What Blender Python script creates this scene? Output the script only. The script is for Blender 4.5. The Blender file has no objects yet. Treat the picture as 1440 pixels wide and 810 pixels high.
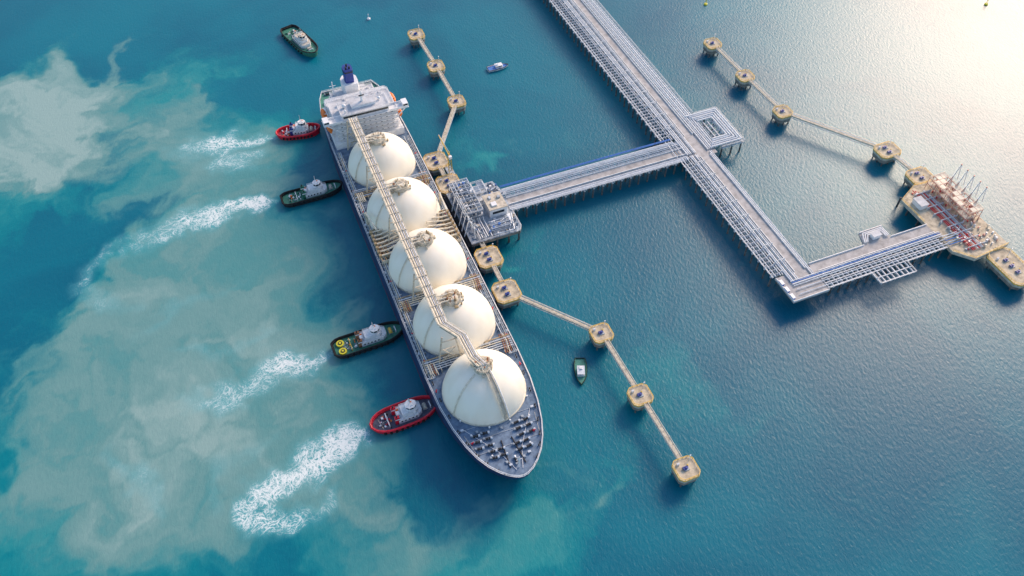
import bpy, math, random
import numpy as np
from mathutils import Vector, Matrix
R=math.radians
A22=R(22)
sc=bpy.context.scene
col=sc.collection
rnd=random.Random(7)

# ---------------------------------------------------------------- materials
MATS={}
def mat(name,c,rough=.6,metal=0.,var=.18,scale=.6,dark=None):
    m=bpy.data.materials.new(name); m.use_nodes=True
    nt=m.node_tree; N=nt.nodes; Lk=nt.links
    p=N['Principled BSDF']
    p.inputs['Roughness'].default_value=rough
    p.inputs['Metallic'].default_value=metal
    tc=N.new('ShaderNodeTexCoord')
    no=N.new('ShaderNodeTexNoise'); no.inputs['Scale'].default_value=scale
    no.inputs['Detail'].default_value=4; no.inputs['Roughness'].default_value=.65
    Lk.new(tc.outputs['Object'],no.inputs['Vector'])
    r=N.new('ShaderNodeValToRGB')
    d=dark if dark else tuple(x*(1-var*1.6) for x in c)
    r.color_ramp.elements[0].position=.32; r.color_ramp.elements[0].color=(*d,1)
    r.color_ramp.elements[1].position=.62; r.color_ramp.elements[1].color=(*[min(1,x*(1+var*.3)) for x in c],1)
    Lk.new(no.outputs['Fac'],r.inputs['Fac']); Lk.new(r.outputs['Color'],p.inputs['Base Color'])
    MATS[name]=m; return m
mat('concrete',(.62,.54,.40),.85,var=.28,scale=.35)
mat('concrete_grey',(.48,.47,.46),.85,var=.22,scale=.3)
mat('concrete_dark',(.26,.24,.21),.9,var=.3,scale=.3)
mat('road',(.48,.47,.46),.85,var=.22,scale=.25)
mat('pile',(.15,.15,.15),.8,var=.4)
mat('white',(.84,.85,.86),.5,var=.10)
mat('pipe',(.62,.68,.75),.4,.1,var=.15,scale=.3)
mat('pipe_dark',(.20,.27,.36),.5,.2,var=.2)
mat('steel',(.40,.46,.52),.6,.1,var=.25)
mat('rung',(.68,.71,.74),.7,var=.22,scale=.5)
mat('blue',(.05,.20,.58),.5,var=.15)
mat('navy',(.02,.05,.27),.45,var=.15)
mat('hull',(.02,.04,.12),.45,var=.3,scale=.1)
mat('boot',(.25,.03,.03),.6,var=.2)
mat('deck',(.155,.235,.345),.7,var=.3,scale=.4,dark=(.08,.13,.21))
mat('deck_green',(.07,.28,.22),.7,var=.25,scale=.3)
mat('roofdeck',(.60,.62,.65),.7,var=.16,scale=.25)
mat('cream_pipe',(.80,.73,.58),.55,var=.16,scale=.5)
mat('ochre',(.52,.38,.21),.7,var=.35,scale=.8)
mat('tan',(.62,.56,.45),.7,var=.25,scale=.6)
mat('yellow',(.85,.55,.09),.5,var=.15)
mat('brightyellow',(.88,.76,.04),.5,var=.1)
mat('orange',(.85,.2,.02),.45,var=.1)
mat('red',(.68,.012,.035),.4,var=.15)
mat('maroon',(.25,.03,.06),.55,var=.2)
mat('black',(.022,.024,.03),.6,var=.3)
mat('rubber',(.015,.015,.017),.85,var=.3)
mat('glass',(.015,.03,.045),.12,var=.1)
mat('green',(.03,.18,.11),.5,var=.2)
mat('tuggreen',(.04,.22,.15),.6,var=.3)
mat('tugdeck',(.10,.11,.16),.7,var=.3)
mat('rust',(.36,.16,.08),.8,var=.3)
mat('pinkred',(.70,.38,.30),.6,var=.25)

def tankmat():
    m=bpy.data.materials.new('tank_paint'); m.use_nodes=True
    nt=m.node_tree;N=nt.nodes;K=nt.links;p=N['Principled BSDF'];p.inputs['Roughness'].default_value=.5
    tc=N.new('ShaderNodeTexCoord')
    no=N.new('ShaderNodeTexNoise');no.inputs['Scale'].default_value=.14;no.inputs['Detail'].default_value=6
    mp=N.new('ShaderNodeMapping');mp.inputs['Scale'].default_value=(1,1,.25);K.new(tc.outputs['Object'],mp.inputs[0]);K.new(mp.outputs[0],no.inputs['Vector'])
    r=N.new('ShaderNodeValToRGB');r.color_ramp.elements[0].position=.25;r.color_ramp.elements[0].color=(.89,.81,.65,1)
    r.color_ramp.elements[1].position=.6;r.color_ramp.elements[1].color=(.97,.91,.77,1);K.new(no.outputs['Fac'],r.inputs['Fac'])
    K.new(r.outputs[0],p.inputs['Base Color']);MATS['tank']=m
tankmat()

# ---------------------------------------------------------------- mesh builder
class MB:
    def __init__(s,ox=0,oy=0): s.v=[];s.f=[];s.m=[];s.ms=[];s.ox=ox;s.oy=oy
    def mi(s,m):
        if m not in s.ms: s.ms.append(m)
        return s.ms.index(m)
    def add(s,vs,fs,m):
        k=len(s.v);i=s.mi(m)
        s.v+= [(x-s.ox,y-s.oy,z) for x,y,z in vs]
        s.f+= [tuple(a+k for a in f) for f in fs]; s.m+=[i]*len(fs)
    def box(s,x0,x1,y0,y1,z0,z1,m):
        s.add([(x0,y0,z0),(x1,y0,z0),(x1,y1,z0),(x0,y1,z0),(x0,y0,z1),(x1,y0,z1),(x1,y1,z1),(x0,y1,z1)],
              [(3,2,1,0),(4,5,6,7),(0,1,5,4),(1,2,6,5),(2,3,7,6),(3,0,4,7)],m)
    def cbox(s,x,y,z,sx,sy,sz,m): s.box(x-sx/2,x+sx/2,y-sy/2,y+sy/2,z,z+sz,m)
    def beam(s,p,q,w,h,m):
        p=Vector(p);q=Vector(q);d=q-p
        if d.length<1e-6:return
        d.normalize();u=Vector((0,0,1))
        if abs(d.z)>.98:u=Vector((0,1,0))
        a=d.cross(u).normalized()*w/2;b=a.cross(d).normalized()*h/2
        vs=[tuple(o+i*a+j*b) for o in (p,q) for i,j in((-1,-1),(1,-1),(1,1),(-1,1))]
        s.add(vs,[(0,1,2,3),(7,6,5,4),(0,4,5,1),(1,5,6,2),(2,6,7,3),(3,7,4,0)],m)
    def tube(s,pts,r,m,n=8):
        for p,q in zip(pts[:-1],pts[1:]):
            p=Vector(p);q=Vector(q);d=(q-p).normalized();u=Vector((0,0,1)) if abs(d.z)<.95 else Vector((1,0,0))
            a=d.cross(u).normalized();b=d.cross(a)
            p=p-d*r*.4;q=q+d*r*.4
            vs=[tuple(o+r*(math.cos(t)*a+math.sin(t)*b)) for o in(p,q) for t in [2*math.pi*i/n for i in range(n)]]
            s.add(vs,[(i,(i+1)%n,n+(i+1)%n,n+i) for i in range(n)]+[tuple(range(n-1,-1,-1)),tuple(range(n,2*n))],m)
    def cyl(s,x,y,z0,z1,r,m,r1=None,n=14):
        r1=r if r1 is None else r1
        vs=[(x+rr*math.cos(2*math.pi*i/n),y+rr*math.sin(2*math.pi*i/n),z) for rr,z in((r,z0),(r1,z1)) for i in range(n)]
        s.add(vs,[(i,(i+1)%n,n+(i+1)%n,n+i) for i in range(n)]+[tuple(range(n-1,-1,-1)),tuple(range(n,2*n))],m)
    def prism(s,poly,z0,z1,m,m2=None):
        n=len(poly);vs=[(x,y,z) for z in(z0,z1) for x,y in poly]
        s.add(vs,[(i,(i+1)%n,n+(i+1)%n,n+i) for i in range(n)]+[tuple(range(n-1,-1,-1))],m)
        s.add([(x,y,z1) for x,y in poly],[tuple(range(n))],m2 or m)
    def dome(s,x,y,zc,r,m,nu=56,nv=20,ph0=0.):
        vs=[];fs=[]
        for j in range(nv):
            ph=ph0+(math.pi/2-ph0)*j/nv
            for i in range(nu):
                t=2*math.pi*i/nu;vs.append((x+r*math.cos(ph)*math.cos(t),y+r*math.cos(ph)*math.sin(t),zc+r*math.sin(ph)))
        vs.append((x,y,zc+r))
        for j in range(nv-1):
            for i in range(nu):fs.append((j*nu+i,j*nu+(i+1)%nu,(j+1)*nu+(i+1)%nu,(j+1)*nu+i))
        k=(nv-1)*nu
        for i in range(nu):fs.append((k+i,k+(i+1)%nu,nv*nu))
        s.add(vs,fs,m)
    def rail(s,pts,h,m,step=3.,w=.12,closed=False,bars=2):
        pts=list(pts)+([pts[0]] if closed else [])
        for p,q in zip(pts[:-1],pts[1:]):
            for k in range(bars):
                dz=h*(k+1)/bars
                s.beam((p[0],p[1],p[2]+dz),(q[0],q[1],q[2]+dz),w,w,m)
            L=math.dist(p,q);n=max(1,int(L/step))
            for i in range(n+1):
                t=i/n;x=[p[j]+(q[j]-p[j])*t for j in range(3)]
                s.beam((x[0],x[1],x[2]),(x[0],x[1],x[2]+h),w,w,m)
    def build(s,name,parent=None,smooth=False,label=None):
        me=bpy.data.meshes.new(name);me.from_pydata(s.v,[],s.f)
        for m in s.ms: me.materials.append(MATS[m])
        me.polygons.foreach_set('material_index',s.m)
        if smooth: me.polygons.foreach_set('use_smooth',[True]*len(s.f))
        me.update()
        o=bpy.data.objects.new(name,me);col.objects.link(o)
        if parent: o.parent=parent
        if label:o['label']=label
        return o
def site(b,n): return (math.cos(A22)*b-math.sin(A22)*n, math.sin(A22)*b+math.cos(A22)*n)
def top(name,b,n,label,cat,group=None,rot=0.,z=0.):
    o=bpy.data.objects.new(name,None);o.empty_display_size=2;col.objects.link(o)
    X,Y=site(b,n);o.location=(X,Y,z);o.rotation_euler=(0,0,A22+rot)
    o['label']=label;o['category']=cat
    if group:o['group']=group
    return o
def copychild(o,parent,loc,rz=0,scale=None):
    c=o.copy();col.objects.link(c);c.parent=parent;c.location=loc;c.rotation_euler=(0,0,rz)
    if scale:c.scale=scale
    return c
def repeat(proto,parent,places):
    f=True
    for pl_ in places:
        l=pl_[0];rz=pl_[1] if len(pl_)>1 else 0;s_=pl_[2] if len(pl_)>2 else None
        if f:
            proto.location=l;proto.rotation_euler=(0,0,rz);f=False
            if s_: proto.scale=s_
        else: copychild(proto,parent,l,rz,s_)

# ================================================================= SHIP
SB,SN=70.,300.
ship=top('gas_carrier_ship',SB,SN,'long blue-grey gas carrier with five cream spherical tanks moored at jetty','ship')
def S(): return MB(SB,SN)
HW=[(159.5,0.01),(160,2.4),(161.8,5.6),(164.8,9.0),(169.2,12.6),(175,15.8),(182.5,18.6),(192.5,21.0),(206,22.8),(224,23.5),(300,23.5),(400,23.5),(420,23),(436,21.6),(448,19.4),(455,16.5)]
def hwat(n):
    for (a,b),(c,d) in zip(HW[:-1],HW[1:]):
        if a<=n<=c: return b+(d-b)*(n-a)/(c-a)
    return 0
def hull():
    m=S();lev=[(-1.5,.80,9,'boot'),(1.2,.86,8,'boot'),(1.25,.865,7.8,'hull'),(7,.94,4,'hull'),(13,.99,.8,'hull'),(16.0,1,0,'hull')]
    rings=[]
    for z,f,sh,_ in lev:
        ring=[]
        for n,w in HW:
            bl=max(0,min(1,(225-n)/65));st=max(0,min(1,(n-415)/40))
            k=1-(1-f)*(bl+st*.9)
            ring.append((w*max(k,.2),n+sh*bl-st*(1-f)*25))
        pts=[(SB+w,n,z) for w,n in ring]+[(SB-w,n,z) for w,n in reversed(ring)]
        rings.append(pts)
    P=len(rings[0])
    for j in range(len(rings)-1):
        vs=rings[j]+rings[j+1]
        m.add(vs,[(i,(i+1)%P,P+(i+1)%P,P+i) for i in range(P)],lev[j+1][3])
    inn=[(SB+(x-SB)*.985,SN+(y-SN)*.997,16.0) for x,y,z in rings[-1]]
    low=[(x,y,15.0) for x,y,z in inn]
    m.add(rings[-1]+inn,[(i,(i+1)%P,P+(i+1)%P,P+i) for i in range(P)],'roofdeck')
    m.add(inn+low,[(i,(i+1)%P,P+(i+1)%P,P+i) for i in range(P)],'steel')
    return m.build('hull',ship),inn
_,inn=hull()
m=S()
half=len(HW)
for i in range(half-1):
    a=inn[i];b=inn[i+1];c=inn[2*half-2-i];d=inn[2*half-1-i]
    m.add([(a[0],a[1],15),(b[0],b[1],15),(c[0],c[1],15),(d[0],d[1],15)],[(0,1,2,3)],'deck' if a[1]<425 else 'deck_green')
m.build('main_deck',ship)
m=S()
rp=[(SB+(x-SB)*.99,y,16.0) for x,y,z in inn]
m.rail(rp,1.1,'white',4,.13,True)
m.build('railing',ship)
TN=[(375.5,19.4),(333,20.3),(291,20.3),(249.5,20.3),(208,19.4)]
for k,(n,r) in enumerate(TN):
    zc=14.6
    t=MB()
    t.dome(0,0,zc,r,'tank')
    t.cyl(0,0,15.02,16.2,r+.25,'cream_pipe',r+.25,56)
    to=t.build('storage_tank',ship,True);to.location=(0,n-SN,0)
    for p in to.data.polygons:
        if p.material_index==1: p.use_smooth=False
    zt=zc+r
    d=MB()
    d.cyl(0,0,zt-1.5,zt+1.3,4.4,'tan',4.4,24);d.cyl(0,0,zt+1.3,zt+2.4,3.0,'cream_pipe',2.4,20)
    d.rail([(4.3*math.cos(a),4.3*math.sin(a),zt+1.3) for a in [i*math.pi/8 for i in range(16)]],1.1,'cream_pipe',2.,.14,True)
    for i in range(14):
        a=rnd.uniform(0,6.28);rr=rnd.uniform(1,4)
        d.cyl(rr*math.cos(a),rr*math.sin(a),zt+1.3,zt+rnd.uniform(2.2,3.8),rnd.uniform(.2,.5),rnd.choice(['ochre','tan','cream_pipe','rust','cream_pipe']),None,8)
    for i in range(6):
        a=rnd.uniform(0,6.28)
        d.tube([(4*math.cos(a),4*math.sin(a),zt+2),( -1,rnd.uniform(-2,2),zt+2.6),(-4,rnd.uniform(-3,3),zt+1.8)],.26,rnd.choice(['cream_pipe','ochre','tan']),6)
    if k<4:
        for yy in(-2,0,2): d.tube([(-2,yy,zt+2.2),(-6,yy,zt+2.4),(-8.2,yy*1.5,zt+2.2)],.35,'cream_pipe',6)
        d.box(-8,-4.2,-2.6,2.2,zt+.2,zt+.45,'tan')
    for i in range(12):
        a=rnd.uniform(0,6.28);d.cbox(5.3*math.cos(a),5.3*math.sin(a),zt-1.8,rnd.uniform(.5,1.2),rnd.uniform(.5,1.2),rnd.uniform(1.8,2.8),rnd.choice(['tan','cream_pipe','ochre']))
    d.build('tank_dome',to)
    l=MB();a=R(205)
    pts=[((r+.4)*math.cos(ph)*math.cos(a),(r+.4)*math.cos(ph)*math.sin(a),zc+(r+.4)*math.sin(ph)) for ph in [R(3+i*9) for i in range(9)]]
    for p,q in zip(pts[:-1],pts[1:]): l.beam(p,q,.6,.2,'cream_pipe')
    l.build('ladder',to)
m=S();zw=36.2
path=[(61,396,zw),(60.6,236,zw),(66.5,226,zw),(67.2,213,zw),(69.5,207,zw)]
def off(pts,d,dz):
    return [(x+d,y,z+dz) for x,y,z in pts]
for p,q in zip(path[:-1],path[1:]): m.beam(p,q,4.6,.3,'tan')
for d,rr,c in((-1.9,.5,'cream_pipe'),(-.7,.55,'cream_pipe'),(.4,.32,'white'),(1.8,.36,'white')): m.tube(off(path,d,.6),rr,c,8)
for d in(-2.4,2.4,1.0): m.rail(off(path,d,.2),1.5,'cream_pipe',3,.17)
y=392
while y>236:
    m.box(58.1,63.5,y-.2,y+.2,zw-.6,zw+1.3,'tan'); y-=6.6
m.build('pipe_walkway',ship)
for n in (396,354.5,312,270.3,229):
    m=S()
    for db in(-3,3):
        b0=60.8+db
        m.beam((b0+(db*.9),n,15),(b0,n,zw-.3),.7,.7,'tan')
    for z in(20,26,32): m.beam((57.5,n,z),(64,n,z),.4,.4,'tan')
    m.beam((56,n,16),(64,n,26),.3,.3,'tan');m.beam((65,n,16),(58,n,26),.3,.3,'tan')
    m.build('walkway_support',ship)
m=S()
r=20.4;pts=[(70.5+(i*.3),208-r*math.cos(ph),14.6+r*math.sin(ph)) for i,ph in enumerate([R(82-i*8) for i in range(10)])]
for p,q in zip(pts[:-1],pts[1:]): m.beam(p,q,1.8,.3,'tan')
for d in(-1,1): m.rail([(x+d,y,z) for x,y,z in pts],1.1,'cream_pipe',2,.14)
m.tube([(x+1.5,y,z+.4) for x,y,z in pts],.3,'white')
m.build('stairway',ship)
m=S()
for b in(48.5,49.3,50.2,89.3,90.2,91.2,92): m.tube([(b,222,16.3),(b,394,16.3)],.26,rnd.choice(['steel','cream_pipe','pipe_dark','pipe']),6)
for i in range(57):
    n=223+i*3
    m.box(47.4,51.4,n-.14,n+.14,15,16.1,'steel' if i%3 else 'white');m.box(88.5,92.7,n-.14,n+.14,15,16.1,'steel' if i%3 else 'white')
for n in(354.5,312,270.3,229):
    for k in range(6):
        nn=n-3+k*1.15
        m.tube([(48.5,nn,17+.2*k),(92,nn,17+.2*k)],.28,rnd.choice(['cream_pipe','ochre','pipe','pipe','steel']),6)
    b=48
    while b<93: m.box(b-.13,b+.13,n-rnd.uniform(3,5),n+rnd.uniform(3,5),15,17.2,rnd.choice(['tan','steel','steel']));b+=rnd.uniform(2.5,5)
    for sd in(-1,1):
        for k in range(4): m.tube([(SB+sd*(17.5+k),n+sd*5,17),(SB+sd*(17.5+k),n,18),(SB+sd*(17+k),n-6,16.5)],.22,rnd.choice(['cream_pipe','ochre','rust']),6)
m.build('deck_piping',ship)
for sd in(1,-1):
    m=S()
    for k in range(7):
        n=303+k*3
        m.tube([(SB+sd*8,n,22),(SB+sd*17,n,19.6),(SB+sd*21.6,n,19.6)],.45,'cream_pipe')
        m.cyl(SB+sd*21.6,n,18.8,20.4,.8,'ochre',None,8)
    for b in (17,19.3,21.5): m.box(SB+sd*b-.2,SB+sd*b+.2,300,324,18.6,18.95,'ochre')
    for n in range(300,326,4): m.box(SB+16.5 if sd>0 else SB-22,SB+22 if sd>0 else SB-16.5,n-.2,n+.2,15,18.6,'tan')
    m.build('cargo_manifold',ship)
def proto(fn,name):
    w=MB();fn(w);return w.build(name,ship)
v1=proto(lambda w:(w.cyl(0,0,0,1,.26,'white',None,8),w.cyl(0,0,1,1.4,.5,'white',.35,10)),'mushroom_vent')
v2=proto(lambda w:(w.cbox(0,0,0,1.3,.9,1,'steel'),w.cbox(0,0,1,1.4,1,.12,'pipe')),'deck_locker')
v3=proto(lambda w:(w.cyl(0,0,0,1.2,.3,'red',None,8),w.tube([(-.5,0,1.2),(.6,0,1.5)],.28,'red',8)),'fire_monitor')
v4=proto(lambda w:(w.cbox(0,0,0,1.6,1.6,.5,'pipe_dark'),w.cyl(0,0,.5,.8,.6,'steel',None,10)),'access_hatch')
def dside(k):
    return [((rnd.choice((-1,1))*rnd.uniform(20.4,22.4),rnd.uniform(228,392)-SN,15),rnd.uniform(0,3)) for _ in range(k)]
def dgap(k):
    return [((rnd.choice((-1,1))*rnd.uniform(9,20),rnd.choice((354.5,312,270.3,229))+rnd.uniform(-5,5)-SN,15),rnd.uniform(0,3)) for _ in range(k)]
repeat(v1,ship,dside(30)+dgap(14)+[((x,y-SN,15),) for x,y in((-14,187),(14,187),(-9,174),(9,174),(-5,188),(5,188),(-16,196),(17,197))])
repeat(v2,ship,dside(34)+dgap(20)+[((x,y-SN,15),) for x,y in((-17,191),(17,191),(-3,167),(7,170),(-18,204),(19,206))])
repeat(v3,ship,[((sd*21,n-SN,15),rnd.uniform(0,3)) for sd in(1,-1) for n in range(215,390,18)]+[((-15,183-SN,15),),((13,179-SN,15),)])
repeat(v4,ship,dside(20)+dgap(10)+[((x,y-SN,15),) for x,y in((-11,188),(11,188),(0,186),(-4,169),(4,169))])
w=MB()
w.cbox(0,0,0,4.0,2.0,.3,'pipe_dark')
for x in(-1.2,.6): w.tube([(x,0,1.05),(x+.9,0,1.05)],.7,'black',12)
w.cyl(-1.9,0,.3,1.5,.25,'steel');w.tube([(1.6,0,1.1),(2.1,0,1.1)],.8,'pipe',12);w.cbox(-2.3,.5,.3,.9,1.,1.1,'steel')
wo=w.build('mooring_winch',ship)
pos=[];sw=(.8,.8,.8)
for row,n in enumerate((186,182.8,179.4,176,172.8)):
    for x in((-12.5,-7.5,7,12) if row<3 else (-8,-3.8,3.8,8)): pos.append(((x+rnd.uniform(-.3,.3),n-SN,15.01),R(-8 if x<0 else 8),sw))
pos+=[((0,168.5-SN,15.01),R(90),sw),((-13,452-SN,15.01),0,sw),((7,452.5-SN,15.01),0,sw),((14,449-SN,15.01),1.4,sw),((-16,440-SN,15.01),1.5,sw)]
repeat(wo,ship,pos)
w=MB();w.cbox(0,0,0,2.0,.8,.2,'steel');w.cyl(-.65,0,.2,1.2,.32,'black',None,8);w.cyl(.65,0,.2,1.2,.32,'black',None,8)
bo=w.build('bollard',ship)
pos=[]
for n in(163.5,167,172,177,184,191,200,210,220):
    ww=hwat(n)*.92-.4
    for sd in(1,-1): pos.append(((sd*ww,n-SN,15.01),sd*R(min(88,max(30,30+(n-162)*1.6)))))
for n in range(240,420,24):
    for sd in(1,-1): pos.append(((sd*22.3,n-SN,15.01),R(90)))
repeat(bo,ship,pos)
m=S()
m.cyl(70,165,15,24,.3,'white',.2,8);m.beam((68.6,165,22),(71.4,165,22),.2,.2,'white');m.beam((70,165,23),(70,170,15),.2,.2,'white')
m.build('foremast',ship)
m=S()
for sd in(-1,1):
    m.tube([(SB+sd*16,191,15.3),(SB+sd*5,174,15.3),(SB+sd*1.4,164,15.3)],.12,'white',6)
    m.tube([(SB+sd*2.5,180,15.4),(SB+sd*3.6,166,15.4)],.28,'black',6)
    m.tube([(SB+sd*17,188,15.4),(SB+sd*(hwat(177)-1.5),177,15.6)],.09,'tan',5)
for k in range(3): m.box(SB-hwat(190.5-7*k)+2,SB+hwat(190.5-7*k)-2,190.8-7*k,191.0-7*k,15.002,15.25,'steel')
m.build('mooring_lines',ship)
m=S()
m.box(49,91,398,434,15,19.5,'white')
SH=2.75;z=19.52;aft=[433,432,429,425,420]
for k in range(5):
    m.box(53-(k<2)*1.5,87+(k<2)*1.5,400.5,aft[k],z,z+SH-.3,'white'); m.box(51.2,88.8,398.8,aft[k]+1,z+SH-.3,z+SH,'white' if k<4 else 'roofdeck'); z+=SH
m.rail([(49.5,398.6,19.5),(90.5,398.6,19.5),(90.5,433,19.5),(49.5,433,19.5)],1.1,'white',3,.14,True)
for k in range(5):
    zz=19.52+SH*(k+1);a=aft[k]+.7;m.rail([(51.5,399.2,zz),(88.5,399.2,zz),(88.5,a,zz),(51.5,a,zz)],1.1,'white',3,.14,True)
house=m.build('accommodation_block',ship)
zr=z
wi=MB();wi.cbox(0,0,0,1.0,.12,1.0,'glass');wio=wi.build('window',house)
pos=[((54.8+j*3.4-SB,400.42-SN,20.3+SH*k),) for k in range(5) for j in range(10)]+[((17.06+(k<2)*1.5,404+j*4-SN,20.3+SH*k),R(90)) for k in range(5) for j in range(4)]
repeat(wio,house,pos)
m=S()
m.box(56,84,400,411,zr,zr+3.4,'white');m.box(44.5,95.5,398.5,404.5,zr-.1,zr+.25,'white')
for x0,x1 in((44.7,48),(92,95.3)): m.box(x0,x1,398.8,404,zr+.25,zr+2.7,'white')
for x0,x1 in((48,56),(84,92)):
    m.box(x0,x1,398.5,398.8,zr+.25,zr+1.4,'white');m.box(x0,x1,404.2,404.5,zr+.25,zr+1.4,'white')
m.box(55.3,84.7,399.4,411.6,zr+3.4,zr+3.7,'roofdeck')
m.rail([(55.6,399.7,zr+3.7),(84.4,399.7,zr+3.7),(84.4,411.3,zr+3.7),(55.6,411.3,zr+3.7)],1.1,'white',3,.14,True)
m.beam((46.5,399,zr-.1),(53,399,zr-6),.5,.5,'white');m.beam((93.5,399,zr-.1),(87,399,zr-6),.5,.5,'white')
m.box(63,77,404,410,zr+3.7,zr+5.6,'white');m.box(62.6,77.4,403.6,410.4,zr+5.6,zr+5.8,'roofdeck')
bridge=m.build('navigation_bridge',ship)
m=S();m.box(56.6,83.4,399.9,399.97,zr+1.4,zr+2.7,'glass');m.box(84.03,84.1,400.4,410,zr+1.4,zr+2.7,'glass')
m.build('bridge_window',bridge)
for x in(92.3,45.0):
    m=S();m.box(x,x+2.6,398.7,398.78,zr+1.4,zr+2.4,'glass');m.build('wing_window',bridge)
m=S();zt=zr+5.8
m.cyl(70,407,zt,zt+7,.8,'white',.4,8);m.beam((66,407,zt+3),(74,407,zt+3),.4,.4,'white');m.beam((67,407,zt+5.5),(73,407,zt+5.5),.3,.3,'white');m.beam((68.4,406.4,zt+4.2),(71.6,406.4,zt+4.2),.5,.6,'black')
m.build('radar_mast',bridge)
zt=zr+3.7
for b,n,rr in((59,407,1.2),(80,407,1.0),(58.5,402,.7)):
    m=S();m.cyl(b,n,zt,zt+1,.4,'white',None,8);m.dome(b,n,zt+1.4,rr,'white',nu=16,nv=8,ph0=R(-60));m.build('satellite_dome',bridge,True)
v5=proto(lambda w:(w.cbox(0,0,0,2.2,1.6,1.3,'white'),w.cbox(0,0,1.3,2.4,1.8,.15,'roofdeck'),w.cbox(0,.83,.3,1.6,.06,.7,'pipe_dark')),'ventilation_housing')
P5=[(-12,415,zr,1.2),(-4,417,zr,1),(5,414,zr,1.1),(13,418,zr,.9),(-8,419,zr,.7),(9,418,zr,.8),(0,419,zr,.8)]
for k,(zz,nn) in enumerate(((zr-SH,423.7),(zr-2*SH,427.8))):
    for x in(-14,-8,-2,5,11,15): P5.append((x+rnd.uniform(-1,1),nn,zz,rnd.uniform(.6,.9)))
P5+=[(-15,436,15,1.3),(15,437,15,1.2),(-16,444,15,1),(16,444,15,1),(-8,452,15,.9),(3,453,15,1),(10,451,15,.8),(-12,447,15,1.1),(13,448,15,1.2),(-10,437,24.3,.8),(10,437,24.3,.8),(6,437,24.3,.6),(-7,444,19.3,.9),(7,445,19.3,.9)]
repeat(v5,ship,[((x,y-SN,zz),rnd.choice((0,1.57)),(sx,sx,sx)) for x,y,zz,sx in P5])
m=S()
pl=[(66,435),(74,435),(75,438),(75,443),(73,446),(67,446),(65,443),(65,438)]
m.prism(pl,15,31,'white');m.prism([(70+(x-70)*.58,440+(y-440)*.62) for x,y in pl],31,40,'navy')
m.prism([(70+(x-70)*.60,440+(y-440)*.64) for x,y in pl],38,38.9,'black')
for x,y in((69,438.7),(71,438.7),(70,441.6)): m.cyl(x,y,40,41.5,.55,'black',None,10)
m.box(57,83,434.02,440,15,24,'white');m.box(56.5,83.5,434.1,440.5,24,24.3,'roofdeck');m.box(60,80,440.5,449,15,19,'white');m.box(59.6,80.4,440.6,449.4,19,19.3,'roofdeck')
m.rail([(56.7,434.2,24.3),(83.3,434.2,24.3),(83.3,440.3,24.3),(56.7,440.3,24.3)],1.1,'white',3,.14,True)
m.build('funnel',ship)
m=S();m.cyl(59,438,24.3,34,.5,'white',.3,8);m.beam((57,438,31),(61,438,31),.3,.3,'white');m.build('stern_mast',ship)
for sd in(1,-1):
    for n in (409,422):
        m=MB();L,Wd=4.4,1.7
        ring=[(Wd*math.sqrt(max(0,1-(t*.98)**2))**.7,t*L) for t in [-1,-.9,-.7,-.4,0,.4,.7,.9,1]]
        pts=lambda s_,z:[(x*s_,y,z) for x,y in ring]+[(-x*s_,y,z) for x,y in reversed(ring)]
        a=pts(.5,-1.1);b=pts(1,.1);c=pts(.85,1.0);d=pts(.3,1.6);P=len(a)
        for u,v in((a,b),(b,c),(c,d)): m.add(u+v,[(i,(i+1)%P,P+(i+1)%P,P+i) for i in range(P)],'orange')
        m.add(d,[tuple(range(P))],'orange');m.add(a,[tuple(range(P-1,-1,-1))],'orange')
        m.cbox(0,-2.4,1.4,1.2,1.4,.9,'orange')
        o=m.build('lifeboat',ship);o.location=(sd*21.4,n-SN,24)
    for n in(406,412,419,425):
        m=S();m.beam((SB+sd*18.6,n,20),(SB+sd*19,n,26.6),.3,.3,'white');m.beam((SB+sd*19,n,26.6),(SB+sd*21.2,n,26.6),.3,.3,'white');m.build('davit',ship)
    m=S();n=331
    m.cyl(SB+sd*21,n,15,25,.7,'tan',None,10);m.beam((SB+sd*21,n,24.6),(SB+sd*19.5,n-16,27),.6,.8,'cream_pipe');m.build('deck_crane',ship)

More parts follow.
